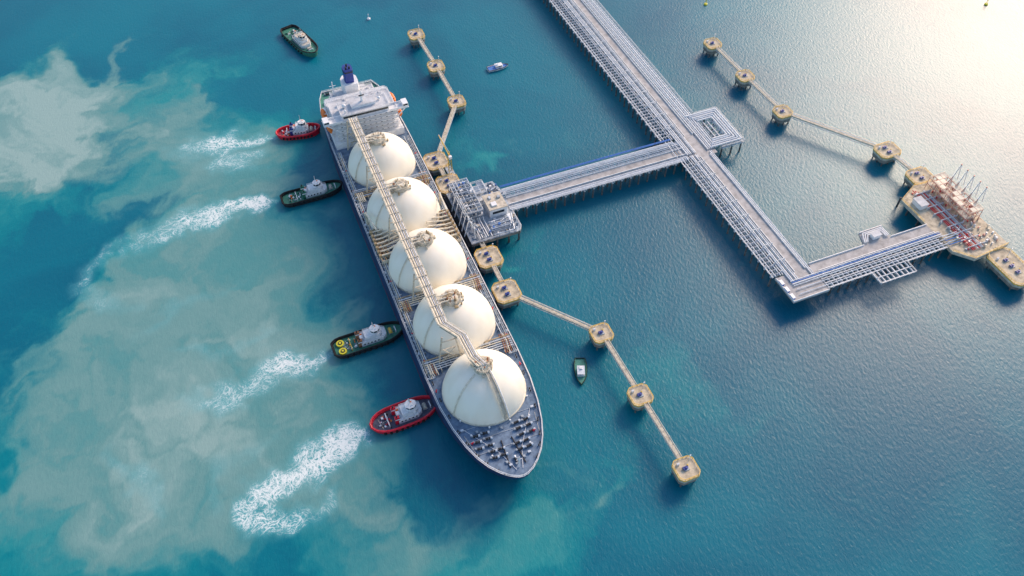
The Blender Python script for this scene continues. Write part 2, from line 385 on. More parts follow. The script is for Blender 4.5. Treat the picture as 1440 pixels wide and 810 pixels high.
# ================================================================= TUGS
def tug(b,n,db,dn,L,Wd,hullm,rim,deckm,housem,label,roofm='white',variant='tug',funnelm='black'):
    rot=math.atan2(-db,dn)
    o=top('tugboat',b,n,label,'tugboat','tugboats around the gas carrier',rot)
    rd=(rim=='red')
    ts=[-1,-.985,-.94,-.86,-.72,-.5,-.2,.1,.3,.5,.65,.78,.88,.95,.99,1]
    def hw(t):
        if t<-.3:
            if rd: return max(.2,(1-((-t-.3)/.7)**2.2)**.5)
            return max(.62,1-.38*max(0,(-t-.72)/.28)**2.5)
        if t<=(.15 if rd else .3): return 1
        s0=.15 if rd else .3
        return max(.02,(1-((t-s0)/(1-s0))**2.2)**.58)
    ring=[(Wd/2*hw(t),t*L/2,max(0,t)**2*1.3) for t in ts]
    def pts(f,z,sh): return [(x*f,y*sh,z+s*(1 if z>0 else 0)) for x,y,s in ring]+[(-x*f,y*sh,z+s*(1 if z>0 else 0)) for x,y,s in reversed(ring)]
    P=2*len(ts);q=lambda:[(i,(i+1)%P,P+(i+1)%P,P+i) for i in range(P)]
    wi_=.88 if rd else .93
    m=MB();A=pts(.8,-1.2,.92);B=pts(.93,0,.96);C=pts(1,1.9,1);D=pts(.99,3.0,1.0);E=pts(wi_,3.0,.96);F=pts(wi_,1.9,.96)
    m.add(A+B,q(),hullm);m.add(B+C,q(),hullm);m.add(C+D,q(),hullm);m.add(D+E,q(),rim);m.add(E+F,q(),rim)
    m.build('hull',o)
    m=MB()
    for i in range(len(ts)-1): m.add([F[i],F[i+1],F[P-2-i],F[P-1-i]],[(0,1,2,3)],deckm)
    m.build('deck',o)
    m=MB();rp=[(x*1.02,y*1.01,z+.2) for x,y,z in D]
    m.tube(rp+[rp[0]],.5 if rd else .36,rim,8)
    m.build('fender_rim',o)
    m=MB();m.tube([(-.2,0,0),(.2,0,0)],.65,'rubber',10);tf=m.build('tyre_fender',o);pos=[]
    for t in [-.7+.16*k for k in range(9)]:
        for sd in(1,-1): pos.append(((Wd/2*sd*hw(t)*1.04,t*L/2,1.6),))
    repeat(tf,o,pos)
    y0,y1=(-.12*L,.24*L)
    m=MB();w=Wd*.29
    poly=[(w,y0),(w,y1-2),(w*.6,y1),(-w*.6,y1),(-w,y1-2),(-w,y0)]
    m.prism(poly,1.92,4.8,housem,roofm)
    poly2=[(x*.8,y0+2.4+(y-y0)*.66) for x,y in poly];m.prism(poly2,4.83,7.0,housem,roofm)
    m.rail([(x*.97,y,4.83) for x,y in poly],1,'white',2,.1,True)
    m.rail([(x*.97,y,7.0) for x,y in poly2],.9,'white',2,.1,True)
    m.cbox(0,y0+.8,4.8,2.2,1.4,1.1,roofm);m.cbox(-w*.55,y0+1,4.8,.9,1.2,.8,'orange');m.cbox(w*.55,y0+1.1,4.8,.9,.9,.7,'steel')
    ho=m.build('deckhouse',o)
    m=MB();m.cbox(0,0,0,.12,.8,.8,'glass');wn=m.build('window',ho)
    repeat(wn,ho,[((sd*w,y0+1.5+k*1.8,3.1),) for sd in(1,-1) for k in range(5)])
    yc=(y0+y1)/2+1.4;rw=Wd*.19
    m=MB();oc=[(rw*math.cos(a),yc+rw*1.1*math.sin(a)) for a in [R(22.5+45*i) for i in range(8)]]
    m.prism(oc,7.02,8.0,housem);m.prism([(x*1.06,yc+(y-yc)*1.06) for x,y in oc],9.3,9.6,roofm)
    for x,y in oc: m.beam((x,y,8),(x*1.02,yc+(y-yc)*1.02,9.3),.25,.25,housem)
    wh=m.build('wheelhouse',o)
    m=MB();m.prism([(x*.97,yc+(y-yc)*.97) for x,y in oc],8.01,9.29,'glass');m.build('window_band',wh)
    m=MB();m.cyl(0,yc-.5,9.6,14.5,.25,'white',.12,8);m.beam((-1.5,yc-.5,11.5),(1.5,yc-.5,11.5),.18,.18,'white');m.beam((-.9,yc-.2,12.6),(.9,yc-.2,12.6),.25,.3,'black');m.cyl(.9,yc+.6,9.6,10.2,.35,'white');m.cyl(-.9,yc+.6,9.6,10,.3,'orange')
    m.build('mast',o)
    for sd in(1,-1):
        m=MB();m.box(sd*w*.75-.7,sd*w*.75+.7,y0-1.6,y0+.6,1.92,7.2,funnelm);m.cyl(sd*w*.75,y0-.6,7.2,8.3,.35,'black',None,8);m.box(sd*w*.75-.73,sd*w*.75+.73,y0-1.63,y0+.63,5.4,6.1,'white')
        m.build('funnel',o)
    m=MB();yb=.34*L;m.cbox(0,yb-1.2,2.1,3.2,2.2,.8,'steel');m.tube([(-1.2,yb-1.2,3.3),(1.2,yb-1.2,3.3)],.9,'yellow' if variant=='yellow' else 'tan',12);m.tube([(-1.6,yb+1.4,2.2),(-1.4,yb+1.4,4.0),(1.4,yb+1.4,4.0),(1.6,yb+1.4,2.2)],.25,'white',6)
    m.build('towing_winch',o)
    m=MB()
    for i in range(24): m.cbox(rnd.uniform(-Wd*.28,Wd*.28),rnd.uniform(-.38*L,y0-2.2),1.92,rnd.uniform(.3,1.1),rnd.uniform(.3,1.2),rnd.uniform(.3,1.1),rnd.choice(['white','white','black','orange','steel','pipe',deckm]+(['red','red'] if rd else ['green'])))
    m.tube([(-Wd*.3,-.26*L,1.95),(-Wd*.28,-.26*L,3.6),(Wd*.28,-.26*L,3.6),(Wd*.3,-.26*L,1.95)],.2,'white' if variant!='yellow' else 'yellow',6)
    m.tube([(rnd.uniform(-1,1)*Wd*.25,-.38*L+i*.8,2.05) for i in range(6)],.13,'tan',5)
    m.build('deck_gear',o)
    if variant=='yellow':
        for sd in(1,-1):
            m=MB();m.cyl(sd*2.6,-.385*L,1.92,2.9,2.0,'brightyellow',None,24);m.cyl(sd*2.6,-.385*L,2.9,3.1,1.1,'black',None,16);m.cyl(sd*2.6,-.385*L,3.1,3.2,.6,'brightyellow',None,12)
            m.build('thruster_hatch',o)
    return o
tug(33,440,1,-.2,27,11,'red','red','maroon','white','red-hulled tugboat with white wheelhouse pushing against the ship side',funnelm='navy')
tug(28,382,1,0,36,11,'black','rubber','tuggreen','white','dark green tugboat with white wheelhouse pushing the ship side','white',funnelm='green')
tug(29.5,266.5,1,.02,37,12,'black','rubber','tuggreen','white','black tugboat with green deck and two yellow hatches','white','yellow','rust')
tug(33,217,1,.04,33,13,'red','red','tugdeck','white','bright red rimmed tugboat with white deckhouse at the bow',funnelm='red')
tug(56.5,536,12,-42,41,13,'tuggreen','rubber','tuggreen','white','green tugboat with cream deckhouse cruising on open water','tan',funnelm='green')

def boat(b,n,rot,L,Wd,hm,dm,label,roof='white',name='workboat'):
    o=top(name,b,n,label,'boat',None,rot)
    ts=[(-1,.8),(-.6,1),(0,1),(.4,.85),(.75,.5),(1,.03)]
    ring=[(Wd/2*w,t*L/2) for t,w in ts];pts=lambda f,z:[(x*f,y,z) for x,y in ring]+[(-x*f,y,z) for x,y in reversed(ring)]
    P=12;q=[(i,(i+1)%P,P+(i+1)%P,P+i) for i in range(P)]
    m=MB();a,b_,c,d=pts(.75,-.6),pts(1,1.5),pts(.88,1.5),pts(.88,1.0)
    m.add(a+b_,q,hm);m.add(b_+c,q,'white' if hm=='white' else hm);m.add(c+d,q,hm);m.build('hull',o)
    m=MB();
    for i in range(5): m.add([d[i],d[i+1],d[P-2-i],d[P-1-i]],[(0,1,2,3)],dm)
    m.build('deck',o)
    m=MB();m.box(-Wd*.3,Wd*.3,-L*.12,L*.2,1.02,2.1,'white');m.box(-Wd*.27,Wd*.27,-L*.1,L*.17,2.1,2.8,'glass');m.box(-Wd*.31,Wd*.31,-L*.14,L*.2,2.8,3.0,roof);m.cbox(0,-L*.04,3.0,Wd*.25,L*.1,.5,'white');m.build('cabin',o)
    m=MB();m.cyl(0,0,3,4.8,.1,'white',None,6);m.beam((-.6,0,4.2),(.6,0,4.2),.1,.1,'white');m.build('mast',o)
    m=MB();m.tube([(x*1.03,y,1.45) for x,y,z in b_]+[(b_[0][0]*1.03,b_[0][1],1.45)],.2,'rubber',6);m.build('fender',o)
boat(174.5,457.5,R(-90),15,5.6,'white','blue','small white workboat with blue deck on open water')
boat(121,209,R(158),15.5,6,'tuggreen','deck_green','small green workboat with pale blue cabin beside mooring dolphins','pipe')
def buoy(b,n,m1,label):
    o=top('buoy',b,n,label,'buoy')
    m=MB();m.cyl(0,0,-.5,.8,1.3,m1,1.3);m.cyl(0,0,.8,1.2,1.3,m1,.5);m.build('float',o)
    m=MB();
    for a in range(4): m.beam((.8*math.cos(a*1.57),.8*math.sin(a*1.57),1),(.2*math.cos(a*1.57),.2*math.sin(a*1.57),3.6),.15,.15,m1)
    m.cyl(0,0,3.6,4.2,.3,m1);m.build('lattice_tower',o)
buoy(109,548,'white','white navigation buoy floating on open water')
buoy(346,473,'brightyellow','yellow navigation buoy floating on open water')
buoy(539,395,'brightyellow','yellow navigation buoy floating on open water')

# ================================================================= DOLPHINS
def dolphin(b,n,sx,sy,label,hooks=1,zt=8.):
    o=top('mooring_dolphin',b,n,label,'mooring dolphin','mooring dolphins along the jetty')
    x,y=sx/2,sy/2;c=min(x,y)*.34
    poly=[(x-c,-y),(x,-y+c),(x,y-c),(x-c,y),(-x+c,y),(-x,y-c),(-x,-y+c),(-x+c,-y)]
    m=MB();m.prism(poly,zt-2.4,zt,'tan','concrete');m.prism([(p*.93,q*.93) for p,q in poly],zt-5.0,zt-2.4,'concrete_dark')
    m.build('pile_cap',o)
    m=MB();m.rail([(p*.97,q*.97,zt) for p,q in poly],1.1,'yellow',2.2,.14,True)
    for i in range(8):
        p=poly[i];q=poly[(i+1)%8]
        m.beam((p[0]*1.01,p[1]*1.01,zt-.4),(q[0]*1.01,q[1]*1.01,zt-.4),.2,.7,'yellow')
    m.build('railing',o)
    m=MB();m.cyl(0,0,-4,zt-5.0,.42,'pile',None,10);po=m.build('pile',o)
    repeat(po,o,[((px*x*.9,py*y*.9,0),) for px in(-.75,0,.75) for py in(-.75,0,.75) if (px or py)])
    for h in range(hooks):
        m=MB();hy=(h-(hooks-1)/2)*4.5
        m.cbox(0,hy,zt,2.6,2.2,.4,'steel');m.cyl(0,hy,zt+.4,zt+1.5,.7,'navy');m.cbox(-1.0,hy,zt+.4,1.2,1.4,.8,'navy');m.cbox(.9,hy+.8,zt+.4,.5,.5,1.4,'yellow')
        m.build('mooring_hook',o)
    m=MB();m.cyl(x*.6,y*.6,zt,zt+4.5,.14,'white',None,6);m.cbox(x*.6,y*.6,zt+4.5,.7,.4,.3,'white');m.build('lamp_post',o)
    m=MB();m.cbox(-x*.5,y*.55,zt,1.2,.8,1.2,'white');m.cbox(-x*.5,y*.55,zt+1.2,1.3,.9,.1,'roofdeck');m.build('electrical_box',o)
    if label.startswith('breasting'):
        m=MB();sdv=-1 if b<200 else 1
        m.box(sdv*x*1.02-.5,sdv*x*1.02+.5,-3,3,2,zt-1,'rubber');m.box(sdv*(x+.9)-.2,sdv*(x+.9)+.2,-3.2,3.2,1.5,zt-.2,'pipe_dark')
        m.build('fender',o)
ML='square concrete mooring dolphin with yellow railing standing on piles'
BL='breasting dolphin of pale concrete with rubber fender beside jetty'
for b,n in((132,505),(133,465),(133,424),(138,222),(139,182),(140,140),(318,418),(319,378),(321,337)): dolphin(b,n,10.5,10.5,ML)
for b,n in((102.5,375),(103,353.5),(104,291),(104,265)): dolphin(b,n,13.5,14,BL,2)
for b,n in((359,282),(362,256)): dolphin(b,n,14,12,BL,2)
dolphin(361,180,15,25,'breasting dolphin, long pale concrete slab with rubber fender beside jetty',3)
def catwalk(p,q,z=8.,w=1.9,label='narrow beige steel catwalk linking two mooring dolphins'):
    b,n=(p[0]+q[0])/2,(p[1]+q[1])/2
    d=Vector((q[0]-p[0],q[1]-p[1]));L=d.length;rot=math.atan2(-d.x,d.y)
    o=top('catwalk',b,n,label,'catwalk','steel catwalks between dolphins',rot)
    m=MB();h=L/2
    m.box(-w/2,w/2,-h,h,z-.15,z+.05,'tan');m.build('walkway',o)
    m=MB()
    for sd in(1,-1):
        m.beam((sd*w/2,-h,z-.3),(sd*w/2,h,z-.3),.3,.4,'cream_pipe');m.beam((sd*w/2,-h,z+1.2),(sd*w/2,h,z+1.2),.18,.18,'cream_pipe')
        m.beam((sd*w*.35,-h,z-1.8),(sd*w*.35,h,z-1.8),.25,.25,'rung')
        k=max(2,int(L/2.5))
        for i in range(k+1):
            y=-h+L*i/k;m.beam((sd*w/2,y,z-.3),(sd*w/2,y,z+1.2),.12,.12,'cream_pipe')
            if i<k:m.beam((sd*w*.4,y,z-1.8 if i%2 else z-.3),(sd*w*.4,y+L/k,z-.3 if i%2 else z-1.8),.14,.14,'rung')
    m.tube([(-w/2-.35,-h,z+.2),(-w/2-.35,h,z+.2)],.16,'pipe',6)
    m.build('truss',o)
def link(p,q,a=5.4,b=5.4,**k):
    d=Vector((q[0]-p[0],q[1]-p[1])).normalized()
    catwalk((p[0]+d.x*a,p[1]+d.y*a),(q[0]-d.x*b,q[1]-d.y*b),**k)
link((132,505),(133,465));link((133,465),(133,424));
link((133,424),(102.5,375),5,8);link((102.5,375),(103,353.5),7,7)
link((104,302),(104,291),.2,7);link((104,291),(104,265),7,7)
link((104,265),(138,222),8.3,5.5);link((138,222),(139,182));link((139,182),(140,140))
link((318,418),(319,378));link((319,378),(321,337));link((321,337),(359,282),6,7);link((359,282),(362,256),6,6)
link((361,200),(361,192.5),6,0)

# ================================================================= TRUNK TRESTLE
def bents(parent,ox,oy,along,start,stop,step,c0,c1,zt,offs):
    m=MB()
    if along=='n':
        m.box(c0-ox,c1-ox,-.45,.45,zt-1.6,zt-.75,'rung')
        for c in offs: m.cyl(c-ox,0,-4,zt-1.6,.5,'pile',None,8)
    else:
        m.box(-.45,.45,c0-oy,c1-oy,zt-1.6,zt-.75,'rung')
        for c in offs: m.cyl(0,c-oy,-4,zt-1.6,.5,'pile',None,8)
    o=m.build('pile_bent',parent);P=[];k=start
    while k<=stop:
        P.append(((0,k-oy,0) if along=='n' else (k-ox,0,0),));k+=step
    repeat(o,parent,P)
ZT=9.
tr=top('jetty_trestle',248,400,'long pale concrete jetty trestle with pipelines standing on piles','jetty')
T=lambda:MB(248,400)
m=T()
m.box(249.8,256.6,219.5,320,ZT-.75,ZT,'road');m.box(250.4,256.0,320,700,ZT-.75,ZT,'road')
m.prism([(238,202),(260,202),(260,219.5),(238,219.5)],ZT-.9,ZT+.01,'concrete_grey')
m.prism([(244,318),(262,318),(262,338),(244,338)],ZT-.9,ZT+.02,'concrete_grey')
m.build('road_deck',tr)
m=T()
for b0,a,c in((249.8,219.5,318),(256.5,219.5,318),(250.2,338,700),(256.0,338,700)): m.box(b0,b0+.3,a,c,ZT+.0,ZT+.9,'white')
m.box(238,238.3,202.3,219,ZT+.01,ZT+.9,'white');m.box(238,259.9,202,202.3,ZT+.01,ZT+.9,'white')
m.build('parapet',tr)
bents(tr,248,400,'n',222,316,6,237,259.5,ZT,(238,243,248,254,259))
bents(tr,248,400,'n',340,640,6,234.5,266,ZT,(235.5,241,247,254,260,265))
m=T()
for n in range(222,640,3):
    if 316<n<340: continue
    lo=n<320
    a,c=(237,243.6) if lo else (234.8,242.5)
    m.box(a,c,n-.28,n+.28,ZT-.74,ZT+.1,'rung')
    if n%6==0:
        m.box(a,a+.5,n-.25,n+.25,ZT+.1,ZT+1.6,'rung');m.box(c-.5,c,n-.25,n+.25,ZT+.1,ZT+1.6,'rung')
        if lo: m.box(243.7,249.7,n-.2,n+.2,ZT-.74,ZT+.15,'rung');m.box(256.9,259.4,n-.2,n+.2,ZT-.74,ZT+.15,'rung')
        else:  m.box(242.6,250.1,n-.2,n+.2,ZT-.74,ZT+.2,'rung');m.box(256.4,266,n-.2,n+.2,ZT-.74,ZT+.2,'rung')
        if n%12==0:
            m.box(243.7,244,n-.2,n+.2,ZT+.1,ZT+2.6,'rung');m.box(249,249.3,n-.2,n+.2,ZT+.1,ZT+2.6,'rung');m.box(243.7,249.3,n-.2,n+.2,ZT+2.6,ZT+2.9,'rung')
for a,c0,c1 in((237.2,220,318),(243.2,220,318),(235,338,640),(242,338,640)): m.box(a-.25,a+.25,c0,c1,ZT+.12,ZT+.5,'rung')
m.rail([(236.6,220,ZT+.1),(236.6,318,ZT+.1)],1.2,'white',4,.14);m.rail([(234.4,338,ZT+.1),(234.4,640,ZT+.1)],1.2,'white',4,.14)
m.rail([(266.4,356,ZT+.1),(266.4,640,ZT+.1)],1.2,'white',4,.14)
m.build('pipe_rack',tr)
m=T()
for b0,rr,c in((238.6,.3,'pipe'),(240,.22,'pipe_dark'),(241.4,.3,'pipe')): m.tube([(b0,220,ZT+.75),(b0,320,ZT+.75)],rr,c)
for b0,rr,c in((244.4,.38,'pipe'),(245.5,.42,'white'),(246.6,.25,'pipe_dark'),(247.6,.38,'white'),(248.7,.3,'pipe'),(257.6,.32,'white'),(258.6,.3,'pipe')): m.tube([(b0,214,ZT+.6),(b0,320,ZT+.6)],rr,c)
for b0,rr,c in((236.5,.25,'pipe'),(238.5,.25,'pipe_dark'),(240.5,.25,'pipe'),(243.4,.4,'white'),(244.6,.4,'pipe'),(245.8,.4,'white'),(247,.3,'pipe_dark'),(248,.3,'pipe'),(249,.35,'white'),(257.4,.4,'white'),(258.7,.35,'pipe'),(260,.45,'white'),(261.4,.4,'pipe'),(262.8,.45,'white'),(264.2,.35,'pipe'),(265.4,.25,'steel')):
    m.tube([(b0,322,ZT+.75),(b0,700,ZT+.75)],rr,c)
m.build('pipeline',tr)
m=T();m.cbox(238.9,205,ZT+.02,1.6,3,1.4,'blue');m.cbox(238.9,205,ZT+1.42,1.8,3.2,.1,'white');eo=m.build('equipment_cabinet',tr)
for dy in(5,10): copychild(eo,tr,(0,dy,0))
lp=top('pipe_expansion_loop',270,338,'white pipes bent into nested rectangles on a steel platform','pipework')
P_=lambda:MB(270,338)
m=P_()
for b in range(268,283,3): m.box(b-.3,b+.3,321,355,ZT-.7,ZT+.1,'rung')
for n in range(321,356,4): m.box(266.5,282.5,n-.3,n+.3,ZT-1.3,ZT-.72,'rung')
m.box(266.6,282.5,321,322.4,ZT+.11,ZT+.2,'steel');m.box(266.6,282.5,353.6,355,ZT+.11,ZT+.2,'steel')
m.rail([(266.6,320.8,ZT),(282.7,320.8,ZT),(282.7,355.2,ZT),(266.6,355.2,ZT)],1.1,'white',3,.14)
m.build('platform',lp)
m=P_()
for k in range(5):
    o_=k*1.6
    m.tube([(260.4+k*1.1,322.5+o_,ZT+1.2),(281-o_,322.5+o_,ZT+1.2),(281-o_,353.5-o_,ZT+1.2),(260.4+k*1.1,353.5-o_,ZT+1.2)],.5,'white' if k%2==0 else 'pipe')
m.build('pipe_loop',lp)
m=MB();m.cyl(0,0,-4,ZT-1.3,.5,'pile',None,8);po=m.build('pile',lp)
repeat(po,lp,[((b-270,n-338,0),) for b in(268,275,281.5) for n in(322,333,344,354)])
c1=top('approach_causeway',185,327,'pale concrete causeway with blue and white pipe racks over water','jetty')
C=lambda:MB(185,327)
m=C();m.box(127,244,323.2,328.6,ZT-.75,ZT-.005,'road');m.build('road_deck',c1)
m=C();m.box(129,244,322.9,323.2,ZT-.005,ZT+.9,'white');m.box(129,244,328.6,328.9,ZT-.005,ZT+.9,'white');m.build('parapet',c1)
bents(c1,185,327,'b',132,240,6,318,336.5,ZT,(319,324,329,335.5))
m=C()
for b in range(130,244,3):
    m.box(b-.2,b+.2,329.2,336.4,ZT-.74,ZT-.2,'rung')
    if b%6==0:
        for n in(330.6,336): m.box(b-.3,b+.3,n-.25,n+.25,ZT-.2,ZT+3,'white')
        m.box(b-.3,b+.3,330.4,336.3,ZT+3,ZT+3.5,'white')
    m.box(b-.2,b+.2,318,322.7,ZT-.74,ZT-.1,'rung')
m.rail([(130,317.8,ZT),(240,317.8,ZT)],1.1,'white',3,.13)
m.build('pipe_rack',c1)
m=C()
for n,rr,c,z in((330.0,.3,'pipe',.4),(331.4,.35,'pipe',.4),(332.8,.4,'white',.4),(334,.4,'pipe',.4),(335.2,.3,'steel',.4),(331.5,.3,'pipe',3.9),(332.6,.3,'white',3.9),(334.7,.3,'blue',3.95),(335.5,.24,'blue',3.9),(322.2,.3,'pipe_dark',.3),(321.3,.3,'white',.3),(320.4,.3,'pipe',.3),(319.5,.35,'white',.4),(318.6,.3,'pipe',.4)):
    m.tube([(128,n,ZT+z),(243 if z<3 else 238,n,ZT+z)],rr,c)
m.build('pipeline',c1)
c2=top('approach_causeway',300,213,'pale concrete causeway with blue pipeline leading to far berth','jetty')
C=lambda:MB(300,213)
m=C();m.box(260.02,338,215.2,221.5,ZT-.75,ZT-.005,'road');m.prism([(296,221.52),(314,221.52),(314,230),(299,230)],ZT-.8,ZT-.01,'concrete_grey');m.build('road_deck',c2)
m=C();m.box(260.3,296,221.3,221.6,ZT,ZT+.9,'white');m.box(314,338,221.3,221.6,ZT,ZT+.9,'white');m.box(262,338,215.0,215.3,ZT,ZT+.9,'white')
m.box(299,314,229.8,230.1,ZT,ZT+1,'white');m.build('parapet',c2)
bents(c2,300,213,'b',264,336,6,203.6,221,ZT,(204.6,209,214,220))
m=C()
for b in range(261,338,3): m.box(b-.3,b+.3,203.4,214.8,ZT-.74,ZT,'rung')
for n in(203.7,206.8,209.8): m.box(260.1,337,n-.25,n+.25,ZT+.01,ZT+.35,'rung')
for b in range(288,310,3): m.box(b-.3,b+.3,195.5,203.4,ZT-.74,ZT,'rung')
for n in(195.8,199.5): m.box(288,310,n-.25,n+.25,ZT+.01,ZT+.35,'rung')
m.rail([(261,203,ZT),(288,203,ZT),(288,195.3,ZT),(310,195.3,ZT),(310,203,ZT),(337,203,ZT)],1.1,'white',3,.13)
m.build('pipe_rack',c2)
m=C()
for n,rr,c in((214.2,.3,'white'),(213.2,.3,'blue'),(212.2,.35,'white'),(211,.3,'pipe'),(208.3,.25,'pipe'),(205.2,.25,'pipe')): m.tube([(244,n,ZT+.7),(340,n,ZT+.7)],rr,c)
for k in range(3): m.tube([(297+k,222.5,ZT+1),(300+k,228.6-k,ZT+1),(312.8-k,228.6-k,ZT+1),(313-k,222.5,ZT+1)],.35,'white')
m.build('pipeline',c2)
m=C();m.box(303,308,223,226,ZT,ZT+2.6,'white');m.box(302.7,308.3,222.7,226.3,ZT+2.6,ZT+2.8,'roofdeck');m.build('control_cabin',c2)

# ================================================================= LOADING PLATFORMS
def arm(parent,ox,oy,x,y,z,dirx,m1,m2,h=14,tk=1.):
    m=MB(ox,oy)
    m.cyl(x,y,z,z+h,.6*tk,m1,.5*tk,10);m.cbox(x,y,z,2,2,.8,m2)
    e=(x+dirx*2.5,y+.5,z+h+7)
    m.tube([(x,y,z+h-.5),e],.4*tk,m1,8);m.tube([e,(x+dirx*5.5,y+.6,z+h-5)],.35*tk,m1,8)
    m.tube([(x,y,z+h-.5),(x-dirx*3,y-.4,z+h-4)],.4*tk,m2,8);m.cbox(x-dirx*3.2,y-.4,z+h-5.2,1.3*tk,1.3*tk,1.5,m2)
    m.beam((x+.7,y+.7,z),(x+.7,y+.7,z+h),.2,.2,m1)
    for k in range(4): m.beam((x,y,z+2+k*3),(x+.7,y+.7,z+2+k*3),.2,.2,m1)
    m.cyl(e[0],e[1],e[2]-.5*tk,e[2]+.5*tk,.7*tk,m2,None,10)
    m.build('loading_arm',parent)
def frame(m,x0,x1,y0,y1,z0,zs,c,step=4.,fl='steel',c2=None,w=.16):
    c2=c2 or c
    nx=max(1,round((x1-x0)/step));ny=max(1,round((y1-y0)/step))
    xs=[x0+(x1-x0)*i/nx for i in range(nx+1)];ys=[y0+(y1-y0)*i/ny for i in range(ny+1)]
    for x in xs:
        for y in ys: m.box(x-w,x+w,y-w,y+w,z0,zs[-1],c2)
    for z in zs:
        for x in xs: m.box(x-w,x+w,y0,y1,z-.35,z-.02,c2)
        for y in ys: m.box(x0,x1,y-w*.9,y+w*.9,z-.34,z-.03,c2)
        m.rail([(x0,y0,z),(x1,y0,z),(x1,y1,z),(x0,y1,z)],1.1,c,2.5,.12,True)
    for q,z in enumerate(zs):
        for i in range(nx):
            for j in range(ny):
                if (i*3+j*5+q*2)%4<2: m.box(xs[i]+.2,xs[i+1]-.2,ys[j]+.2,ys[j+1]-.2,z-.02,z+.05,fl)
lpn=top('loading_platform',113,325,'crowded concrete loading platform with white steelwork beside the gas carrier','jetty')
Q=lambda:MB(113,325)
m=Q();m.prism([(98.5,302),(127,302),(129,305),(129,337),(127,345),(98.5,345)],ZT-2,ZT+.01,'concrete_dark','steel')
m.build('platform_deck',lpn)
m=MB();m.cyl(0,0,-4,ZT-2,.6,'pile',None,8);po=m.build('pile',lpn)
repeat(po,lpn,[((b-113,n-325,0),) for b in(100,107,114,121,127) for n in(304,312,320,328,336,343)])
m=Q();frame(m,100,111,317,344,ZT,[ZT+4,ZT+8],'white',3.6,'pipe_dark','pipe_dark');frame(m,113,120,335,344,ZT,[ZT+3.5],'white',3.4,'pipe_dark','pipe')
for i in range(120):
    x,y,z=rnd.uniform(100.5,110.5),rnd.uniform(318,343),ZT+rnd.choice([.01,4.06,8.06])
    if i%3: m.cyl(x,y,z,z+rnd.uniform(.8,2.6),rnd.uniform(.2,.6),rnd.choice(['white','pipe','pipe_dark','steel']),None,10)
    else: m.cbox(x,y,z,rnd.uniform(.4,1.3),rnd.uniform(.4,1.2),rnd.uniform(.6,2.2),rnd.choice(['white','pipe_dark','blue','pipe','tan']))
for k in range(10): m.tube([(101+k*1.0,317.5,ZT+5+4*(k%2)),(101+k*1.0,343,ZT+5+4*(k%2))],.2,rnd.choice(['white','pipe','pipe_dark']),6)
for k in range(9): m.tube([(100.3,319+k*2.8,ZT+9.4),(110.7,319+k*2.8,ZT+9.4)],.18,rnd.choice(['white','pipe','tan']),6)
m.build('steel_tower',lpn)
m=Q();m.box(115,125,317,329,ZT+.01,ZT+6,'white');m.box(114.6,125.4,316.6,329.4,ZT+6,ZT+6.4,'tan');m.box(117,120,319,322,ZT+6.4,ZT+7.2,'white');m.cbox(123,325,ZT+6.4,1.6,1.6,1,'steel');m.cbox(118,326,ZT+6.4,1.2,2,.8,'pipe')
cb=m.build('control_building',lpn)
m=Q();m.box(125.02,125.08,318.5,327.5,ZT+2.5,ZT+4.2,'glass');m.build('window',cb)
m=Q();m.box(116.5,123.5,316.9,316.98,ZT+2.5,ZT+4.2,'glass');m.build('window',cb)
for i,n in enumerate((306,310.5,315,322,327)): arm(lpn,113,325,101.5,n,ZT,-1,'white','steel',8,.8)
m=Q()
for k in range(8): m.tube([(103+k*1.1,303,ZT+1+.5*(k%3)),(103+k*1.1,316,ZT+1+.5*(k%3)),(103+k*1.1,317,ZT+3)],.28,rnd.choice(['white','pipe','pipe_dark']))
for k in range(8): m.tube([(112.5,303.4+k*1.4,ZT+1.2+.4*(k%2)),(124,303.4+k*1.4,ZT+1.2+.4*(k%2)),(127-k*.4,315.4,ZT+1.2)],.28,rnd.choice(['white','pipe','pipe_dark']))
for k in range(4): m.tube([(113,331+k,ZT+1.5),(130,331+k,ZT+1.5)],.36,'white')
for i in range(120):
    x,y=(rnd.uniform(103,128),rnd.uniform(303,315)) if i<76 else (rnd.uniform(120.5,128),rnd.uniform(331,343))
    if i%2: m.cyl(x,y,ZT+.01,ZT+rnd.uniform(.6,2.8),rnd.uniform(.2,.6),rnd.choice(['white','pipe','steel','pipe_dark']),None,8)
    else: m.cbox(x,y,ZT+.01,rnd.uniform(.4,1.4),rnd.uniform(.4,1.4),rnd.uniform(.5,2.4),rnd.choice(['white','pipe','steel','pipe_dark','pipe_dark','blue','tan']))
m.rail([(98.8,302.3,ZT),(126.9,302.3,ZT),(128.8,305,ZT),(128.8,318,ZT)],1.1,'white',2.5,.13)
m.build('process_piping',lpn)
m=Q();m.box(96.9,98.3,303,345,3,ZT-2.1,'black');m.build('fender',lpn)
g=top('gangway_crane',107.5,363,'yellow lattice gangway crane standing on the jetty edge','crane')
m=MB()
for a,b_ in((-1,-1),(1,-1),(1,1),(-1,1)): m.beam((a,b_,7.9),(a*.7,b_*.7,20),.25,.25,'yellow')
for k in range(5):
    z=9+k*2.3
    for a,b_,c_,d_ in((-1,-1,1,-1),(1,-1,1,1),(1,1,-1,1),(-1,1,-1,-1)): m.beam((a,b_,z),(c_*.9,d_*.9,z+2.2),.14,.14,'green')
m.box(-2,2,-3.5,5,7.2,7.9,'steel')
m.build('tower',g)
m=MB();m.beam((0,0,20),(-2,12,27),.5,.5,'yellow');m.beam((0,0,23),(-2,12,27.5),.15,.15,'white');m.beam((0,0,20),(0,0,23.5),.4,.4,'yellow');m.cbox(0,-1.4,19.2,1.8,1.6,1.8,'white');m.build('boom',g)

